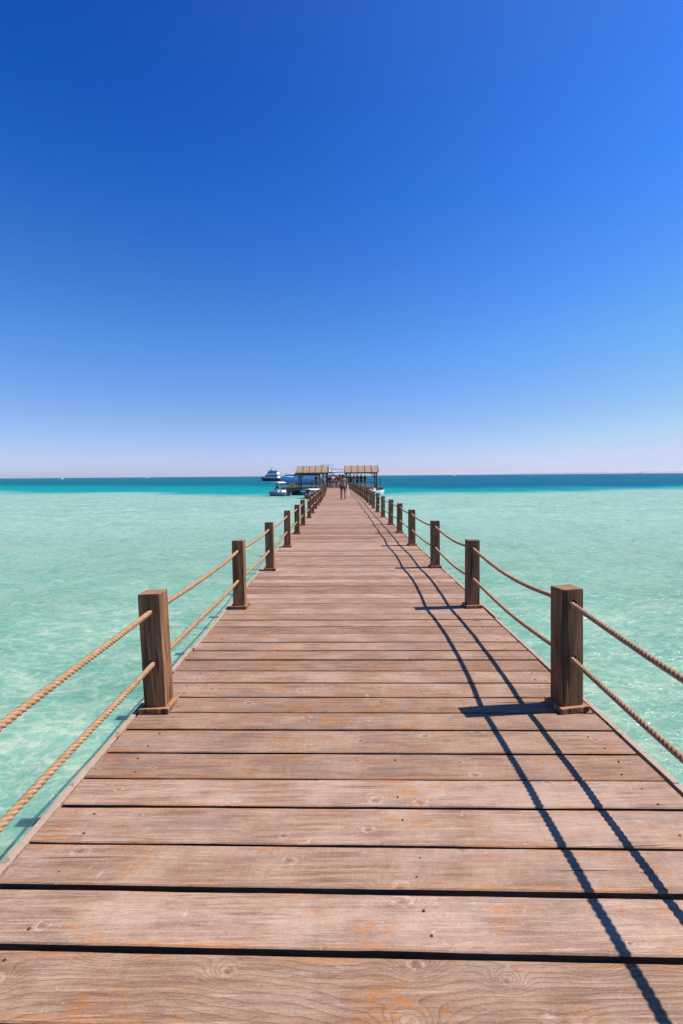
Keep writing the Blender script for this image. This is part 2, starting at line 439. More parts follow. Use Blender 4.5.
# edge boards, end to end in pieces
for xa, xb in ((XL, XL+.038), (XR-.036, XR)):
    bm = bmesh.new(); y = DECK_Y0+.2
    if xa > 0: y += .9
    while y < PIER_END-.2:
        L = min(3.0, PIER_END-.2-y); j0 = bend(y+L/2)
        j = random.uniform(-.002, .002)
        box(bm, xa+j+j0, xb+j+j0, y, y+L-.006, DECK-.14, DECK+.002, .004)
        y += L
    build('edge_board', bm, M['edge'], pier)
for x in (-1.18, -.45, .3, 1.02, 1.55):
    bm = bmesh.new(); y = DECK_Y0
    while y < PIER_END-.2:
        L = min(6.0, PIER_END-.1-y); box(bm, x-.05+bend(y+L/2), x+.05+bend(y+L/2), y+.002, y+L, DECK-.24, DECK-.05); y += L
    build('joist', bm, M['beam'], pier)
for k in range(-1, 16):
    y = k*4.3+1.2
    bm = bmesh.new(); box(bm, XL+.12+bend(y), XR-.12+bend(y), y-.08, y+.08, DECK-.42, DECK-.243)
    build('cross_beam', bm, M['beam'], pier)
    for x in (XL+.3, XR-.3):
        bm = bmesh.new(); tube(bm, (x+bend(y), y, -1.6), (x+bend(y), y, DECK-.423), .12, .11, 12)
        build('pile', bm, M['beam'], pier, True)

# ------------------------------------------------------------------ railing posts and ropes
PXL, PXR = -1.262, 1.652
DY = {'left': [237.5, 133.5, 95, 71.6, 58.2, 49.9, 42.4, 37.4, 33], 'right': [240.5, 134.5, 93.6, 71.0, 58.2, 49.9, 42.2, 37.1, 33]}
P1 = zy(234.0)+.075
SP = 2.60
NP = 25
HOLES = {'left': (.718, .352), 'right': (.750, .372)}
def post_mesh(HU, HL):
    bm = bmesh.new(); w = .073
    box(bm, -w, w, -w, w, .0425, .845, .007)
    for v in bm.verts:
        if v.co.z > .8: v.co.x *= .985; v.co.y *= .985; v.co.z += .003*noise.noise(v.co*30)
    # cut edges along the shaft so that the arrises can be a little uneven
    for zc in [.1+.06*i for i in range(13)]:
        bmesh.ops.bisect_plane(bm, geom=bm.verts[:]+bm.edges[:]+bm.faces[:], plane_co=(0, 0, zc), plane_no=(0, 0, 1))
    for v in bm.verts:
        v.co.x += .0022*noise.noise(Vector((v.co.x*20, v.co.y*20, v.co.z*6)))
        v.co.y += .0022*noise.noise(Vector((v.co.x*20+9, v.co.y*20, v.co.z*6)))
    me = bpy.data.meshes.new('post'); bmesh.ops.recalc_face_normals(bm, faces=bm.faces); bm.to_mesh(me); bm.free()
    tmp = bpy.data.objects.new('tmp', me); col.objects.link(tmp)
    cb = bmesh.new()
    for zz in (HU, HL): tube(cb, (0, -.2, zz), (0, .2, zz), .0225, None, 16)
    cm = bpy.data.meshes.new('cut'); bmesh.ops.recalc_face_normals(cb, faces=cb.faces); cb.to_mesh(cm); cb.free()
    co_ = bpy.data.objects.new('cut', cm); col.objects.link(co_)
    md = tmp.modifiers.new('b', 'BOOLEAN'); md.object = co_; md.operation = 'DIFFERENCE'; md.solver = 'EXACT'
    dg = bpy.context.evaluated_depsgraph_get()
    res = bpy.data.meshes.new_from_object(tmp.evaluated_get(dg))
    bpy.data.objects.remove(tmp); bpy.data.objects.remove(co_)
    return res
PMS = {q: post_mesh(*HOLES[q]) for q in HOLES}
M_post = M['post']
for q in PMS.values():
    q.materials.clear(); q.materials.append(M_post)
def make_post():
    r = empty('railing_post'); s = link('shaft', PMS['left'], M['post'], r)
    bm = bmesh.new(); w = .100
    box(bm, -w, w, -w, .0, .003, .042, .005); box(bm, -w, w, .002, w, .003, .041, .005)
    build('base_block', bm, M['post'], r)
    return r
ordn = ['nearest', 'second', 'third', 'fourth', 'fifth', 'sixth', 'seventh', 'eighth', 'ninth', 'tenth', 'eleventh', 'twelfth', 'thirteenth',
        'fourteenth', 'fifteenth', 'sixteenth', 'seventeenth', 'eighteenth', 'nineteenth', 'twentieth', 'twenty-first', 'twenty-second', 'twenty-third', 'twenty-fourth', 'twenty-fifth', 'twenty-sixth']
proto = make_post(); first = True
posts = {}
for side, px in (('left', PXL), ('right', PXR)):
    rr = random.Random(5 if side == 'left' else 8)
    for k in range(NP):
        o = proto if first else copy_tree(proto); first = False
        dys = DY[side]
        y = zy(dys[k-1])+.105 if 1 <= k <= len(dys) else (zy(dys[0])+.105-SP if k == 0 else zy(dys[-1])+.105+(k-len(dys))*SP+rr.uniform(-.06, .06))
        lx, rz = rr.uniform(-.012, .012), rr.uniform(-.03, .03)+(.06 if side == 'right' else 0)
        if k == 2: lx = -.03
        if k == 1: lx, rz = (-.046, R(-1.0)) if side == 'left' else (-.056, R(9))
        if k == 0 and side == 'right': lx = -.14
        o.location = (px+lx+bend(y), y, DECK); o.scale = (1.06, 1.06, 1.0 if side == 'left' else 1.022) if k == 1 else (1, 1, rr.uniform(.985, 1.02)); o.rotation_euler = (rr.uniform(-.014, .014), R(-1.3) if k == 1 else rr.uniform(-.016, .016), rz)
        posts[side, k] = o
        for ch in [q for q in col.objects if q.parent == o and q.name.startswith('shaft')]: ch.data = PMS[side]
        if k == 0: lab = '%s railing post beside the viewer at the near end of the deck' % side
        elif k == 1: lab = ('big nearest square timber post on the left deck edge, one face sunlit tan' if side == 'left'
                            else 'big nearest square timber post on the right deck edge, both visible faces in shade')
        else: lab = '%s dark timber railing post from the viewer along the %s edge of the pier' % (ordn[k-1], side)
        tag(o, lab, 'post', 'timber posts of the %s rope railing' % side)
bpy.context.view_layer.update()

def rope(side, hz, sags, label):
    px = PXL if side == 'left' else PXR
    pts = []; RR = .0188; PITCH_R = .094
    holes = [posts[side, k].matrix_world @ Vector((0, 0, hz)) for k in range(NP)]
    # centre line: passes level through each post, hangs between
    path = []; n = 18
    rr = random.Random(int(hz*1000)+len(side))
    for k in range(NP-1):
        a, b = holes[k], holes[k+1]
        s = sags[k] if k < len(sags) else rr.uniform(*sags[-1:]*2) * rr.uniform(.5, 1.4)
        L = (b-a).length; near = a.y < 9.5; step = .0062 if near else (.03 if a.y < 16 else .2)
        n = max(8, int(L/step))
        for i in range(n):
            t = i/n; p = a.lerp(b, t); p.z -= 4*s*t*(1-t)
            p.x += .004*math.sin(t*9+k)
            path.append((p, near))
    path.append((holes[-1], False))
    bm = bmesh.new(); fl = bm.verts.layers.float.new('fibre'); gl_ = bm.verts.layers.float.new('groove')
    prev = None; arc = 0.0; n = 18
    X = Vector((1, 0, 0))
    for i, (p, near) in enumerate(path):
        if i: arc += (p-path[i-1][0]).length
        t = (path[min(i+1, len(path)-1)][0]-path[max(i-1, 0)][0]).normalized()
        u = (X - t*X.dot(t)).normalized(); w = t.cross(u)
        th = 2*math.pi*arc/PITCH_R
        ringv = []
        detailed = p.y < 16
        for j in range(n):
            ph = 2*math.pi*j/n
            if detailed:
                dl = ((ph-th+math.pi/3) % (2*math.pi/3))-math.pi/3
                c_ = .5*RR*math.cos(dl); rad = c_+math.sqrt((.5*RR)**2-(.5*RR*math.sin(dl))**2)
                rad = max(rad, .56*RR)
            else: rad = .88*RR
            gvv = max(0.0, min(1.0, (.93-rad/RR)/.33)) if detailed else .2
            v = bm.verts.new(p+u*rad*math.cos(ph)+w*rad*math.sin(ph)); v[gl_] = gvv; v[fl] = (ph*2-th*4.0)*.16; ringv.append(v)
        if prev:
            for j in range(n): bm.faces.new((prev[j], prev[(j+1) % n], ringv[(j+1) % n], ringv[j]))
        else: bm.faces.new(ringv[::-1])
        prev = ringv
    bm.faces.new(prev)
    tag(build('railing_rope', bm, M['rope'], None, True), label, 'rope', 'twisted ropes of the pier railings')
rope('left', HOLES['left'][0], [0.0, .035, .03, .03], 'upper twisted rope threaded through the left railing posts')
rope('left', HOLES['left'][1], [0.0, .014, .02, .02], 'lower twisted rope threaded through the left railing posts')
rope('right', HOLES['right'][0], [.032, .075, .06, .05], 'upper sagging twisted rope threaded through the right railing posts')
rope('right', HOLES['right'][1], [.018, .045, .05, .04], 'lower sagging twisted rope threaded through the right railing posts')

# ------------------------------------------------------------------ the far end: platform, shelters, boats, people
def ax(px, Y): return (px-340.0)/F_PX*Y
PY0, PY1 = PIER_END+.3, 80.0
WX0, WX1 = ax(276, 67.5), ax(382.5, 67.5)
plat = empty('jetty_platform', (0, 0, 0))
tag(plat, 'dark timber landing platform on piles across the far end of the pier', 'platform')
bm = bmesh.new(); y = PY0
while y < PY1:
    box(bm, WX0, WX1, y+.004, y+.24, DECK-.06, DECK-random.uniform(.002, .008), .004); y += .25
build('deck_boards', bm, M['deckfar'], plat)
for k in range(6):
    y = PY0+.15+k*2.6
    bm = bmesh.new(); box(bm, WX0, WX1, y-.1, y+.1, DECK-.38, DECK-.062); build('cross_beam', bm, M['beam'], plat)
    for j in range(8):
        x = WX0+.25+(WX1-WX0-.5)*j/7
        bm = bmesh.new(); tube(bm, (x, y, -2.6), (x, y, DECK-.383), .13, .12, 10); build('pile', bm, M['beam'], plat, True)
def plat_rail(x0, x1, y, lab):
    r = empty('platform_railing', ((x0+x1)/2, y, DECK)); tag(r, lab, 'railing')
    n = max(2, int(abs(x1-x0)/1.5)+1); h = (x1-x0)/2
    for i in range(n):
        bm = bmesh.new(); x = -h+2*h*i/(n-1); box(bm, x-.045, x+.045, -.045, .045, 0, .93, .006); build('rail_post', bm, M['post'], r)
    for zz in (.5, .95):
        bm = bmesh.new(); box(bm, -h-.08, h+.08, -.05, .05, zz-.02 if zz < .9 else .932, zz+.05 if zz < .9 else 1.0, .006); 
        if zz < .9:
            bm.free(); bm = bmesh.new(); box(bm, -h, h, -.075, -.047, zz-.05, zz+.05, .004)
        build('rail', bm, M['post'], r)
plat_rail(ax(299, 67), ax(324, 67), 66.75, 'low dark timber railing at the front of the platform under the left shelter')
plat_rail(ax(277, 67), ax(297, 67), 66.7, 'low dark timber railing at the left end of the platform beside the ochre board')
plat_rail(ax(299, 79), ax(326, 79), 79.6, 'low dark timber railing at the back of the platform behind the left shelter')
plat_rail(ax(352, 79), ax(381, 79), 79.6, 'low dark timber railing at the back of the platform under the right shelter')

def pergola(xa, xb, y0, y1, zb, zt, lab):
    r = empty('reed_roofed_shelter', ((xa+xb)/2, (y0+y1)/2, DECK))
    tag(r, lab, 'shelter', 'reed roofed shelters at the pier end')
    hx, hy = (xb-xa)/2-.1, (y1-y0)/2
    for sx in (-1, 1):
        for sy in (-1, 1):
            bm = bmesh.new(); x, y = sx*(hx-.16), sy*(hy-.14)
            box(bm, x-.09, x+.09, y-.09, y+.09, .002, zb-.16, .01); build('corner_post', bm, M['post'], r)
            bm = bmesh.new(); tube(bm, (x-sx*.09, y, zb-.75), (x-sx*.55, y, zb-.17), .04, None, 6); build('knee_brace', bm, M['post'], r)
    for sy in (-1, 1):
        bm = bmesh.new(); box(bm, -hx, hx, sy*(hy-.14)-.07, sy*(hy-.14)+.07, zb-.158, zb+.04, .008); build('eave_beam', bm, M['seam'], r)
    for sx in (-1, 1):
        bm = bmesh.new(); x = sx*(hx-.16); box(bm, x-.06, x+.06, -hy+.215, hy-.215, zb-.156, zb+.02, .008); build('end_beam', bm, M['seam'], r)
    # vaulted roof of reed mats between battens
    prof = []
    for i in range(13):
        a = math.pi*i/12; prof.append((-math.cos(a)*(hy+.12), zb+.045+(zt-zb-.05)*(1-abs(math.cos(a))**1.3)))
    bm = bmesh.new(); nseg = 60; grid = []
    for layer in (0, 1):
        g = []
        for i in range(nseg+1):
            x = -hx-.1+(2*hx+.2)*i/nseg; row = []
            sag = .012*abs(math.sin(i/nseg*math.pi*5))
            for j, (yy, zz) in enumerate(prof):
                row.append(bm.verts.new((x, yy*(1-.02*layer), zz-.05*layer-sag*.6+.012*noise.noise(Vector((x*4, yy*4, 1))))))
            g.append(row)
        grid.append(g)
    for layer in (0, 1):
        for i in range(nseg):
            for j in range(12):
                q = (grid[layer][i][j], grid[layer][i+1][j], grid[layer][i+1][j+1], grid[layer][i][j+1])
                bm.faces.new(q if layer == 0 else q[::-1])
    for i in range(nseg):
        for j in (0, 12): bm.faces.new((grid[0][i][j], grid[1][i][j], grid[1][i+1][j], grid[0][i+1][j]))
    for i in (0, nseg):
        for j in range(12): bm.faces.new((grid[0][i][j], grid[0][i][j+1], grid[1][i][j+1], grid[1][i][j]))
    build('roof', bm, M['mat'], r)
    for k in range(6):
        x = -hx-.1+(2*hx+.2)*k/5; bm = bmesh.new()
        for (ya, za), (yb, zb_) in zip(prof, prof[1:]): tube(bm, (x, ya*1.01, za+.02), (x, yb*1.01, zb_+.02), .04, None, 6)
        build('roof_batten', bm, M['seam'], r)
    return r
pergola(ax(297.4, 68), ax(328.2, 68), 67.4, 71.4, 2.07, 3.05, 'tan reed roofed timber shelter on the left of the pier end, boats behind it')
pergola(ax(344.8, 68), ax(378.2, 68), 67.4, 71.4, 2.07, 3.08, 'tan reed roofed timber shelter on the right of the pier end, open sea behind it')
gt = empty('cross_beam_gate', (ax(336.5, 71), 71.7, DECK)); tag(gt, 'thin dark beam spanning the gap between the two reed roofed shelters', 'gate')
bm = bmesh.new(); tube(bm, (-1.3, 0, 2.12), (1.25, 0, 2.16), .05, None, 8); build('beam', bm, M['seam'], gt)
bm = bmesh.new(); box(bm, -1.30, 1.25, -.6, .6, 2.58, 2.66, .02); build('awning', bm, M['canvas'], gt)
for x in (-1.3, 1.25):
    bm = bmesh.new(); tube(bm, (x, 0, .002), (x, 0, 2.58), .06, None, 8); build('gate_post', bm, M['seam'], gt)
# yellowish slatted locker on the left end of the platform
lk = empty('slatted_board', (ax(292, 66.5), 66.55, DECK)); tag(lk, 'ochre yellow timber board standing at the left end of the platform', 'board')
bm = bmesh.new()
for i in range(4): box(bm, -.33+.167*i, -.33+.167*i+.16, -.03, .03, -.42, .72, .006)
build('panel', bm, M['yellow'], lk)
bm = bmesh.new(); box(bm, -.33, .33, .032, .07, .25, .33, .004); build('batten', bm, M['seam'], lk)

# --- boats
def hull_mesh(L, B, H, flare=.25, nst=14):
    bm = bmesh.new(); rows = []
    for i in range(nst+1):
        t = i/nst                                        # 0 stern, 1 bow
        b = B/2*(1-max(0, (t-.45)/.55)**2.3)*(.90+.10*min(1, t*4))
        b = max(b, .012*B)
        sh = H*(1+.42*t**2.2)
        xb = -L/2+L*t
        keel = -.45*H*(1-max(0, (t-.7)/.3)**2)
        rake = .10*L*max(0, (t-.75)/.25)
        row = []
        for u, zf in ((0, 0.), (.55, .18), (.82, .42), (1-.12*flare, .7), (1, .93), (1, 1.0)):
            zz = keel+(sh-keel)*zf
            row.append((xb-rake*(1-zf), b*u, zz))
        rows.append(row)
    n = 6
    R_ = [[bm.verts.new(p) for p in r] for r in rows]
    L_ = [[(R_[i][0] if k == 0 else bm.verts.new((p[0], -p[1], p[2]))) for k, p in enumerate(r)] for i, r in enumerate(rows)]
    for i in range(nst):
        for k in range(n-1):
            bm.faces.new((R_[i][k], R_[i+1][k], R_[i+1][k+1], R_[i][k+1]))
            bm.faces.new((L_[i][k], L_[i][k+1], L_[i+1][k+1], L_[i+1][k]))
        bm.faces.new((R_[i][n-1], R_[i+1][n-1], L_[i+1][n-1], L_[i][n-1]))
    for i in (0, nst):
        bm.faces.new([R_[i][k] for k in range(n)]+[L_[i][k] for k in range(n-1, 0, -1)])
    return bm
def house(bm, x0, x1, hw, z0, z1, rake0=.1, rake1=.5, tum=.08):
    vs = []
    for (zz, s, ra, rb) in ((z0, 1, 0, 0), (z1, 1-tum, rake0, rake1)):
        for x, y in ((x0+ra, -hw*s), (x1-rb, -hw*s), (x1-rb, hw*s), (x0+ra, hw*s)): vs.append(bm.verts.new((x, y, zz)))
    for q in ((3, 2, 1, 0), (4, 5, 6, 7), (0, 1, 5, 4), (1, 2, 6, 5), (2, 3, 7, 6), (3, 0, 4, 7)): bm.faces.new([vs[k] for k in q])
def yacht(name, x, Y, rz, L, B, H, hullm, housem, lab, decks=2, fly=True, mast=True, trim='white'):
    r = empty(name, (x, Y, 0), rz); tag(r, lab, 'boat', None)
    hl = build('hull', hull_mesh(L, B, H), hullm, r)
    bm = bmesh.new()
    for s in (-1, 1):
        for i in range(10):
            t0, t1 = i/10*.9, (i+1)/10*.9
            f = lambda t: (-L/2+L*t, s*(B/2*(1-max(0, (t-.45)/.55)**2.3)*(.90+.10*min(1, t*4))+.02), H*(1+.42*t**2.2)-.12*H)
            tube(bm, f(t0), f(t1), .05, None, 6)
    build('rub_rail', bm, M[trim], r)
    z0 = H*1.02; hw = B*.40; xa, xb = -L*.40, L*.24
    for d in range(decks):
        hgt = 1.9 if L > 9 else .9
        bm = bmesh.new(); house(bm, xa, xb, hw, z0, z0+hgt, .1, hgt*.6)
        cb = build('cabin' if d == 0 else 'upper_cabin', bm, housem, r)
        bm = bmesh.new(); house(bm, xa+.35, xb-hgt*.14, hw+.005, z0+hgt*.42, z0+hgt*.80, .02, hgt*.25, .025); build('window', bm, M['glass'], cb)
        bm = bmesh.new(); house(bm, xa-.5, xb-hgt*.35, hw*1.06, z0+hgt+.003, z0+hgt+.14, .0, .15, 0); build('roof', bm, housem, cb)
        z0 += hgt+.145; xa += L*.03; xb -= L*.12; hw *= .88
    if fly:
        bm = bmesh.new(); house(bm, xa+L*.08, xb-L*.03, hw*.9, z0+1.55, z0+1.68, 0, 0, 0); sunr = build('sun_roof', bm, M['white'], r)
        for sx in (xa+L*.10, xb-L*.06):
            for s in (-1, 1):
                bm = bmesh.new(); tube(bm, (sx, s*hw*.8, z0), (sx, s*hw*.8, z0+1.55), .04, None, 6); build('roof_post', bm, M['steel'], r)
        bm = bmesh.new(); house(bm, xb-L*.10, xb-L*.02, hw*.8, z0, z0+.8, .1, .4); build('helm_console', bm, M['white'], r)
    if mast:
        zt = z0+(1.68 if fly else 0); bm = bmesh.new(); tube(bm, (xa+L*.14, 0, zt), (xa+L*.12, 0, zt+2.4), .06, .03, 6); build('mast', bm, M['white'], r)
    # bow rail
    bm = bmesh.new(); pts = []
    for i in range(9):
        t = .62+.37*i/8
        pts.append((-L/2+L*t, (B/2*(1-max(0, (t-.45)/.55)**2.3))*.96+.02, H*(1+.42*t**2.2)))
    for s in (-1, 1):
        for a, b in zip(pts, pts[1:]): tube(bm, (a[0], s*a[1], a[2]+.8), (b[0], s*b[1], b[2]+.8), .03, None, 5)
        for a in pts[::2]: tube(bm, (a[0], s*a[1], a[2]), (a[0], s*a[1], a[2]+.8), .025, None, 5)
    build('bow_rail', bm, M['steel'], r)
    return r
yacht('motor_yacht', ax(271, 265), 265, R(180-20), 12.6, 4.4, 1.6, M['navy'], M['white'], 'white motor yacht with a dark navy hull, leftmost of the boats at the pier end', 2, True, False)
yacht('motor_yacht', ax(288, 430), 430, R(180+15), 15, 4.6, 1.9, M['white'], M['white'], 'all white motor yacht far out between the navy hulled yacht and the blue boat', 1, False, True)
yacht('dive_boat', ax(309, 150), 150, R(180-14), 19.0, 5.6, 1.9, M['blue'], M['white'], 'large blue dive boat with white top deck seen through the left shelter', 1, True, False)
yacht('motor_yacht', ax(326, 118), 118, R(96), 12.5, 4.4, 1.5, M['white'], M['white'], 'white motor boat moored end on behind the gap between the two shelters', 1, True, False)
def open_boat(name, x, Y, rz, L, B, H, hullm, lab, cover=None, engine=True):
    r = empty(name, (x, Y, 0), rz); tag(r, lab, 'boat')
    build('hull', hull_mesh(L, B, H), hullm, r)
    bm = bmesh.new(); house(bm, -L*.10, L*.04, B*.20, H*1.03, H*1.03+.45, .08, .1); cons = build('console', bm, M['white'], r)
    bm = bmesh.new(); house(bm, -.02, L*.045, B*.19, H*1.03+.453, H*1.03+.80, .15, .10); build('windscreen', bm, M['glass'], cons)
    bm = bmesh.new(); box(bm, -L*.30, -L*.18, -B*.3, B*.3, H*1.02, H*1.02+.3, .05); build('seat', bm, M['white'], r)
    if engine:
        bm = bmesh.new(); box(bm, -L*.5-.42, -L*.5-.05, -.18, .18, H*.6, H*1.0+.45, .07); box(bm, -L*.5-.3, -L*.5-.12, -.06, .06, -.4, H*.6-.003, .02); build('outboard_engine', bm, M['navy'], r)
    if cover:
        x0, x1, zt = cover
        bm = bmesh.new()
        for i in range(8):
            a, b = i/8, (i+1)/8
            za, zb = zt+.10*math.sin(a*math.pi), zt+.10*math.sin(b*math.pi)
            vs = [bm.verts.new(p) for p in ((x0+(x1-x0)*a, -B*.46, za), (x0+(x1-x0)*b, -B*.46, zb), (x0+(x1-x0)*b, B*.46, zb), (x0+(x1-x0)*a, B*.46, za))]
            vt = [bm.verts.new(v.co+Vector((0, 0, .04))) for v in vs]
            bm.faces.new(vs[::-1]); bm.faces.new(vt)
            for k in range(4): bm.faces.new((vs[k], vs[(k+1) % 4], vt[(k+1) % 4], vt[k]))
        bmesh.ops.remove_doubles(bm, verts=bm.verts, dist=.0005)
        build('sun_canopy', bm, M['canvas'], r)
        for xx in (x0+.05, x1-.05):
            for s in (-1, 1):
                bm = bmesh.new(); tube(bm, (xx, s*B*.42, H*.95), (xx, s*B*.42, zt), .022, None, 6); build('canopy_pole', bm, M['steel'], r)
    return r
open_boat('speedboat', ax(279, 66), 64.8, R(180-35), 3.6, 1.5, .5, M['wetgrey'], 'small open speedboat with white seats and a thin canopy moored left of the platform', (-.9, .5, 1.75))
open_boat('glass_bottom_boat', ax(311.5, 57.5), 57.5, R(180-62), 3.4, 1.7, .34, M['red'], 'small red hulled boat under a flat white canopy beside the left railing', (-1.6, .9, 1.0), False)
open_boat('speedboat', ax(374.6, 66.5), 66.0, R(14), 2.8, 1.2, .5, M['white'], 'white open speedboat moored beside the right railing near the shelter')
# specks on the horizon
def far_boat(px, Y, L, lab):
    r = empty('cabin_boat', (ax(px, Y), Y, 0), R(random.choice((10, 170, 190)))); tag(r, lab, 'boat')
    build('hull', hull_mesh(L, L*.3, L*.12), M['white'], r)
    bm = bmesh.new(); house(bm, -L*.3, L*.15, L*.11, L*.125, L*.25, .2, .8); build('cabin', bm, M['white'], r)
for px, Y, L, lab in ((62, 900, 9, 'tiny white boat on the horizon far to the left of the pier'), (148, 1200, 9, 'tiny white speck of a boat on the horizon nearest the pier on the left'),
                      (453, 900, 10, 'tiny boat on the horizon just right of the right shelter'), (528, 1200, 9, 'tiny boat on the horizon between two others right of the pier'),
                      (642, 1000, 16, 'larger of the tiny boats on the right horizon, near the frame edge')):
    far_boat(px, Y, L, lab)

# --- people
SKIN = [plain('sunburnt skin', (.42, .19, .12), .6, .06), plain('tanned skin', (.27, .135, .085), .6, .06), plain('fair skin', (.50, .28, .20), .6, .06)]
HAIR = plain('dark hair', (.025, .016, .011), .6)
CL = {'black': plain('black cloth', (.02, .02, .024), .9), 'navy': plain('navy cloth', (.02, .028, .07), .9), 'red': plain('red cloth', (.40, .035, .03), .9),
      'white': plain('white cloth', (.76, .76, .75), .9), 'purple': plain('plum cloth', (.09, .035, .07), .9), 'orange': plain('orange cloth', (.55, .12, .04), .9),
      'teal': plain('teal cloth', (.03, .16, .2), .9)}
def skin_mesh(name, V, E, mat, parent, sub=2, root=0):
    me = bpy.data.meshes.new(name); me.from_pydata([p for p, r in V], E, [])
    o = bpy.data.objects.new(name, me); col.objects.link(o)
    md = o.modifiers.new('s', 'SKIN'); md.use_smooth_shade = True
    for i, (p, r) in enumerate(V):
        rr = r if isinstance(r, tuple) else (r, r)
        me.skin_vertices[0].data[i].radius = rr
        me.skin_vertices[0].data[i].use_root = (i == root)
    sb = o.modifiers.new('ss', 'SUBSURF'); sb.levels = sub; sb.render_levels = sub
    dg = bpy.context.evaluated_depsgraph_get()
    res = bpy.data.meshes.new_from_object(o.evaluated_get(dg)); res.name = name
    bpy.data.objects.remove(o)
    return link(name, res, mat, parent)
def person(x, y, rz, h, lab, skin, shirt, shorts, pose='stand', longhair=False, grp='people at the far end of the pier'):
    r = empty('person', (x, y, DECK+.004), rz); r.scale = (1.16, 1.14, 1.0); tag(r, lab, 'person', grp)
    s = h/1.75
    def P(a, b, c): return (a*s, b*s, c*s)
    st = {'walk': (.20, -.22), 'stand': (.02, -.01), 'lean': (.08, -.04)}[pose]
    arm = {'walk': ((-.20, .02), (.14, .26)), 'stand': ((.03, .10), (.02, .08)), 'lean': ((.16, .34), (.02, .10))}[pose]
    V = [(P(0, 0, .95), .145*s), (P(0, .01, 1.12), (.135*s, .105*s)), (P(0, 0, 1.30), (.165*s, .115*s)), (P(0, -.01, 1.43), (.12*s, .085*s)), (P(0, 0, 1.51), .052*s),
         (P(0, .015, 1.575), .075*s), (P(0, .012, 1.66), .092*s), (P(0, .005, 1.72), .06*s)]
    E = [(0, 1), (1, 2), (2, 3), (3, 4), (4, 5), (5, 6), (6, 7)]
    hips = {}
    for sg, dy in ((-1, st[0]), (1, st[1])):
        b = len(V); back = max(0, -dy)
        V += [(P(sg*.095, 0, .86), .092*s), (P(sg*.10, dy*.5+(.03 if dy < 0 else .02), .50), .060*s), (P(sg*.10, dy*.82, .30), .055*s), (P(sg*.10, dy-.01, .08+back*.18), .038*s), (P(sg*.105, dy+.06, .035+back*.12), .038*s), (P(sg*.115, dy+.17, .028), (.036*s, .022*s))]
        E += [(0, b)]+[(b+i, b+i+1) for i in range(5)]
        hips[sg] = b
    hands = []
    for sg, (dy1, dy2) in ((-1, arm[0]), (1, arm[1])):
        b = len(V)
        V += [(P(sg*.185, 0, 1.40), .058*s), (P(sg*.235, dy1*.6-.02, 1.14), .042*s), (P(sg*.245, dy2*.8, .92), .030*s), (P(sg*.24, dy2+.02, .83), (.018*s, .034*s))]
        E += [(3, b)]+[(b+i, b+i+1) for i in range(3)]
        hands.append((sg, V[b+3][0]))
    body = skin_mesh('body', V, E, SKIN[skin], r)
    # fingers, nose and ears grown on to the body mesh
    bm = bmesh.new(); bm.from_mesh(body.data)
    for sg, hp in hands:
        hp = Vector(hp)
        for k, ln in enumerate((.07, .078, .072, .058)):
            a = hp+Vector((0, (.027-.018*k)*s, -.012*s)); m1 = a+Vector((-sg*.006*s, 0, -ln*.55*s)); e = m1+Vector((-sg*.018*s, .003*s, -ln*.4*s))
            tube(bm, a, m1, .0085*s, .008*s, 6); tube(bm, m1, e, .008*s, .006*s, 6)
        a = hp+Vector((0, .025*s, .03*s)); m1 = a+Vector((-sg*.012*s, .03*s, -.03*s)); tube(bm, a, m1, .010*s, .009*s, 6); tube(bm, m1, m1+Vector((-sg*.004*s, .006*s, -.03*s)), .009*s, .006*s, 6)
    tube(bm, P(0, .085, 1.655), P(0, .115, 1.615), .010*s, .016*s, 6)
    for sg in (-1, 1):
        rr = bmesh.ops.create_uvsphere(bm, u_segments=8, v_segments=6, radius=.028*s)
        for v in rr['verts']: v.co = Vector(P(sg*.088, .0, 1.63))+Vector((v.co.x*.35, v.co.y*.6, v.co.z))
    bm.to_mesh(body.data); bm.free()
    body.data.polygons.foreach_set('use_smooth', [True]*len(body.data.polygons))
    for sg in (-1, 1):
        bm = bmesh.new(); bmesh.ops.create_uvsphere(bm, u_segments=8, v_segments=6, radius=.012*s)
        bmesh.ops.translate(bm, verts=bm.verts, vec=P(sg*.034, .094, 1.645)); build('eye', bm, HAIR, r, True)
    # hair cap
    bm = bmesh.new(); bmesh.ops.create_uvsphere(bm, u_segments=16, v_segments=12, radius=1)
    for v in bm.verts:
        q = v.co.copy()
        if q.y > .35 and q.z < .35: q.y = .30; q *= .93
        v.co = Vector(P(0, -.012, 1.67))+Vector((q.x*.094, q.y*.112, q.z*(.100 if q.z > 0 else (.20 if longhair else .085))))*s
    build('hair', bm, HAIR, r, True)
    if shorts:
        SV = [(P(0, 0, 1.00), .142*s), (P(0, 0, .93), .158*s)]; SE = [(0, 1)]
        for sg, dy in ((-1, st[0]), (1, st[1])):
            b = len(SV); SV += [(P(sg*.098, 0, .84), .108*s), (P(sg*.10, dy*.28, .66), .092*s)]; SE += [(1, b), (b, b+1)]
        skin_mesh('shorts', SV, SE, CL[shorts], r)
    if shirt:
        SV = [(P(0, 0, .93), (.155*s, .125*s)), (P(0, .01, 1.12), (.152*s, .12*s)), (P(0, 0, 1.30), (.178*s, .128*s)), (P(0, -.01, 1.42), (.13*s, .095*s))]; SE = [(0, 1), (1, 2), (2, 3)]
        for sg, (dy1, dy2) in ((-1, arm[0]), (1, arm[1])):
            b = len(SV); SV += [(P(sg*.185, 0, 1.395), .070*s), (P(sg*.222, dy1*.4-.012, 1.22), .062*s)]; SE += [(3, b), (b, b+1)]
        skin_mesh('shirt', SV, SE, CL[shirt], r)
    return r
wx, wy = ax(343.0, 33.6), 33.6
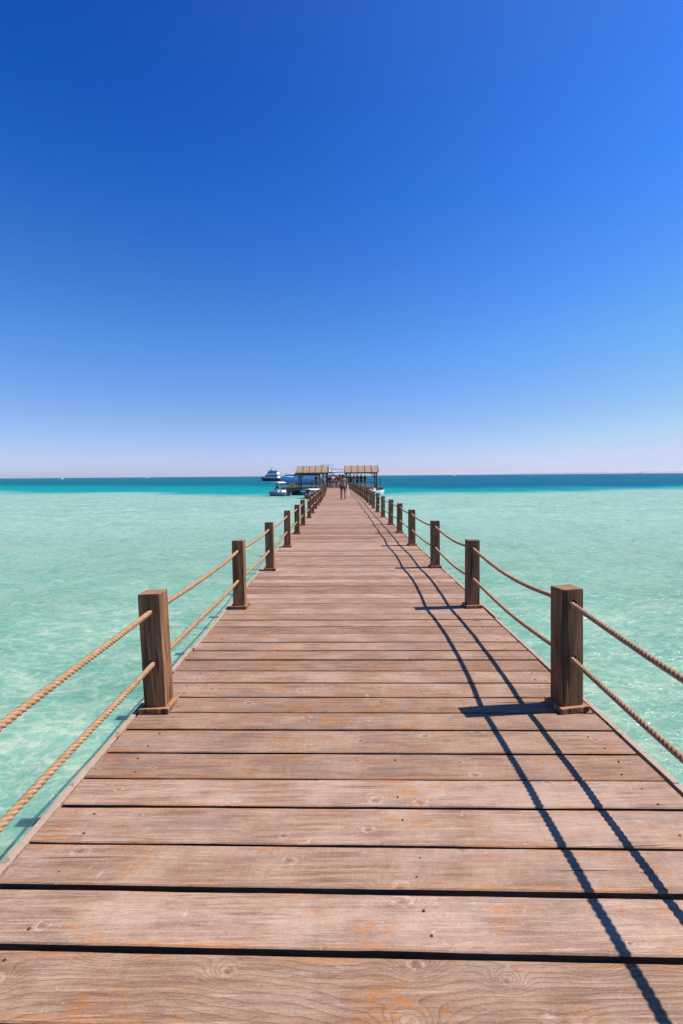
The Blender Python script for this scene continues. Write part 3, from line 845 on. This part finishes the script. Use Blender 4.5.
person(wx, wy, R(4), 1.72, 'tanned person in dark shorts walking away alone in the middle of the deck', 1, None, 'purple', 'walk', True, 'people at the far end of the pier')
# white towel held at the walker's right side
bm = bmesh.new(); rowsT = []
for i in range(9):
    t = i/8; row = []
    for j in range(7):
        u = j/6-.5
        row.append(bm.verts.new((.04*math.sin(j*1.7+t*3)+.06*t, u*(.40+.30*t), -.78*t+.03*math.cos(u*5))))
    rowsT.append(row)
for a, b in zip(rowsT, rowsT[1:]):
    for j in range(6): bm.faces.new((a[j], a[j+1], b[j+1], b[j]))
bmesh.ops.solidify(bm, geom=bm.faces[:], thickness=.05)
tw = build('towel', bm, CL['white'], None, True); tw.location = (wx+.33, wy+.14, DECK+1.06); tag(tw, 'white towel hanging from the hand of the lone walker', 'towel')
crowd = [(329.4, 68.4, 1.72, 'black', 'red', 'stand', 1, 'person in black shirt and red shorts close to the left shelter post'),
         (332.3, 69.4, 1.78, 'red', 'navy', 'stand', 0, 'person in red shirt behind the left of the crowd'),
         (335.0, 66.0, 1.60, 'red', 'red', 'walk', 0, 'shorter person all in red at the front of the crowd'),
         (339.4, 69.6, 1.84, 'navy', 'navy', 'stand', 1, 'tall person in navy at the back of the crowd'),
         (350.8, 71.6, 1.74, 'purple', 'black', 'stand', 1, 'person in plum shirt under the right shelter beside the red shirt'),
         (320.0, 73.2, 1.76, 'black', 'black', 'lean', 1, 'person all in black between two others under the left shelter'),
         (330.8, 67.5, 1.70, 'navy', 'black', 'stand', 1, 'person in dark navy at the left edge of the crowd between the shelters'),
         (333.8, 66.6, 1.74, 'white', 'red', 'walk', 0, 'person in white shirt and red shorts at the left of the crowd'),
         (336.3, 68.6, 1.76, 'black', 'navy', 'stand', 1, 'person all in black in the middle of the crowd'),
         (338.2, 66.2, 1.70, 'purple', 'red', 'stand', 0, 'person in plum shirt and red shorts in the crowd'),
         (340.6, 67.8, 1.72, None, 'red', 'walk', 0, 'shirtless sunburnt person in red shorts just left of the lone walker'),
         (343.6, 69.0, 1.78, 'red', 'black', 'stand', 0, 'person in red shirt behind the right shoulder of the lone walker'),
         (348.6, 70.4, 1.66, 'red', 'black', 'stand', 1, 'person in red shirt at the left end under the right shelter'),
         (354.0, 73.0, 1.78, 'black', 'teal', 'lean', 1, 'person in black shirt and teal shorts under the right shelter'),
         (357.2, 71.0, 1.80, 'orange', 'navy', 'stand', 0, 'person in bright orange shirt under the right shelter'),
         (361.2, 72.4, 1.82, 'black', 'black', 'stand', 1, 'tall person in black standing under the right shelter'),
         (365.0, 71.6, 1.76, 'navy', 'red', 'stand', 1, 'person in navy shirt and red shorts, rightmost under the shelter'),
         (316.2, 72.2, 1.78, 'black', 'navy', 'stand', 1, 'person in black standing under the left shelter'),
         (323.0, 71.2, 1.70, 'navy', 'red', 'lean', 0, 'person in navy shirt and red shorts under the left shelter')]
for px, y, h, sh, so_, pose, sk_, lab in crowd:
    person(ax(px, y), y, R(random.uniform(-160, 160)), h, lab, sk_, sh, so_, pose, random.random() < .4)


# ------------------------------------------------------------------ sky, sun, camera
w = bpy.data.worlds.new('World'); sc.world = w; w.use_nodes = True
nt = w.node_tree; nt.nodes.clear()
sky = nt.nodes.new('ShaderNodeTexSky'); sky.sky_type = 'NISHITA'; sky.sun_disc = False
sky.sun_elevation = SUN_EL; sky.sun_rotation = SUN_AZ
sky.air_density = 1.0; sky.dust_density = .4; sky.ozone_density = 4.0; sky.altitude = 0
bg = nt.nodes.new('ShaderNodeBackground'); bg.inputs[1].default_value = .106
ow = nt.nodes.new('ShaderNodeOutputWorld')
geo = nt.nodes.new('ShaderNodeTexCoord'); sepx = nt.nodes.new('ShaderNodeSeparateXYZ')
nt.links.new(geo.outputs['Generated'], sepx.inputs[0])
ramp = nt.nodes.new('ShaderNodeValToRGB'); nt.links.new(sepx.outputs[2], ramp.inputs[0])
SKYC = [(0.0, (.74, .77, 1.34)), (.05, (.62, .69, 1.14)), (.113, (.53, .65, .95)), (.245, (.34, .66, 1.08)), (.477, (.06, .46, 1.10)), (.58, (.0, .37, 1.06)), (.68, (.0, .31, 1.0)), (.85, (.0, .10, .42)), (1.0, (.0, .06, .26))]
er = ramp.color_ramp.elements
while len(er) < len(SKYC): er.new(.5)
for e, (p, c) in zip(er, SKYC): e.position = p; e.color = (*c, 1)
mul = nt.nodes.new('ShaderNodeVectorMath'); mul.operation = 'MULTIPLY'
nt.links.new(sky.outputs[0], mul.inputs[0]); nt.links.new(ramp.outputs[0], mul.inputs[1])
# pale glow of the air on the sunward side
dt = nt.nodes.new('ShaderNodeVectorMath'); dt.operation = 'DOT_PRODUCT'
nt.links.new(geo.outputs['Generated'], dt.inputs[0])
dt.inputs[1].default_value = (math.sin(SUN_AZ)*math.cos(SUN_EL), math.cos(SUN_AZ)*math.cos(SUN_EL), math.sin(SUN_EL))
mx0 = nt.nodes.new('ShaderNodeMath'); mx0.operation = 'MAXIMUM'; nt.links.new(dt.outputs['Value'], mx0.inputs[0]); mx0.inputs[1].default_value = 0
pw = nt.nodes.new('ShaderNodeMath'); pw.operation = 'POWER'; nt.links.new(mx0.outputs[0], pw.inputs[0]); pw.inputs[1].default_value = 3
sca = nt.nodes.new('ShaderNodeVectorMath'); sca.operation = 'SCALE'; sca.inputs[0].default_value = tuple(c/.15 for c in (.09, .165, .23))
nt.links.new(pw.outputs[0], sca.inputs['Scale'])
ad = nt.nodes.new('ShaderNodeVectorMath'); ad.operation = 'ADD'
nt.links.new(mul.outputs[0], ad.inputs[0]); nt.links.new(sca.outputs[0], ad.inputs[1])
mn = nt.nodes.new('ShaderNodeVectorMath'); mn.operation = 'MINIMUM'; mn.inputs[1].default_value = tuple(c/.15 for c in (.60, .66, .92))
nt.links.new(ad.outputs[0], mn.inputs[0]); nt.links.new(mn.outputs[0], bg.inputs[0]); nt.links.new(bg.outputs[0], ow.inputs[0])
sd = bpy.data.lights.new('sun', 'SUN'); sd.energy = 5.0; sd.angle = R(.53); sd.color = (1.0, .94, .85)
so = bpy.data.objects.new('sun', sd); col.objects.link(so)
dirv = Vector((math.sin(SUN_AZ)*math.cos(SUN_EL), math.cos(SUN_AZ)*math.cos(SUN_EL), math.sin(SUN_EL)))
so.rotation_euler = dirv.to_track_quat('Z', 'Y').to_euler(); so.location = (20, 0, 40)

cd = bpy.data.cameras.new('camera'); cam = bpy.data.objects.new('camera', cd); col.objects.link(cam)
cd.sensor_fit = 'VERTICAL'; cd.sensor_height = 36; cd.sensor_width = 24; cd.lens = F_PX/1024*36
cd.clip_start = .05; cd.clip_end = 60000
cam.matrix_world = Matrix.Translation((0, 0, EYE)) @ Matrix.Rotation(R(-.15), 4, 'Z') @ Matrix.Rotation(R(90)-PITCH, 4, 'X') @ Matrix.Rotation(R(-.45), 4, 'Z')
sc.camera = cam
sc.view_settings.view_transform = 'Standard'; sc.view_settings.look = 'None'
sc.view_settings.exposure = .5; sc.view_settings.gamma = 1; sc.view_settings.use_curve_mapping = False
sc.render.engine = 'CYCLES'
sc.cycles.use_denoising = True
sc.cycles.max_bounces = 6; sc.cycles.transparent_max_bounces = 12
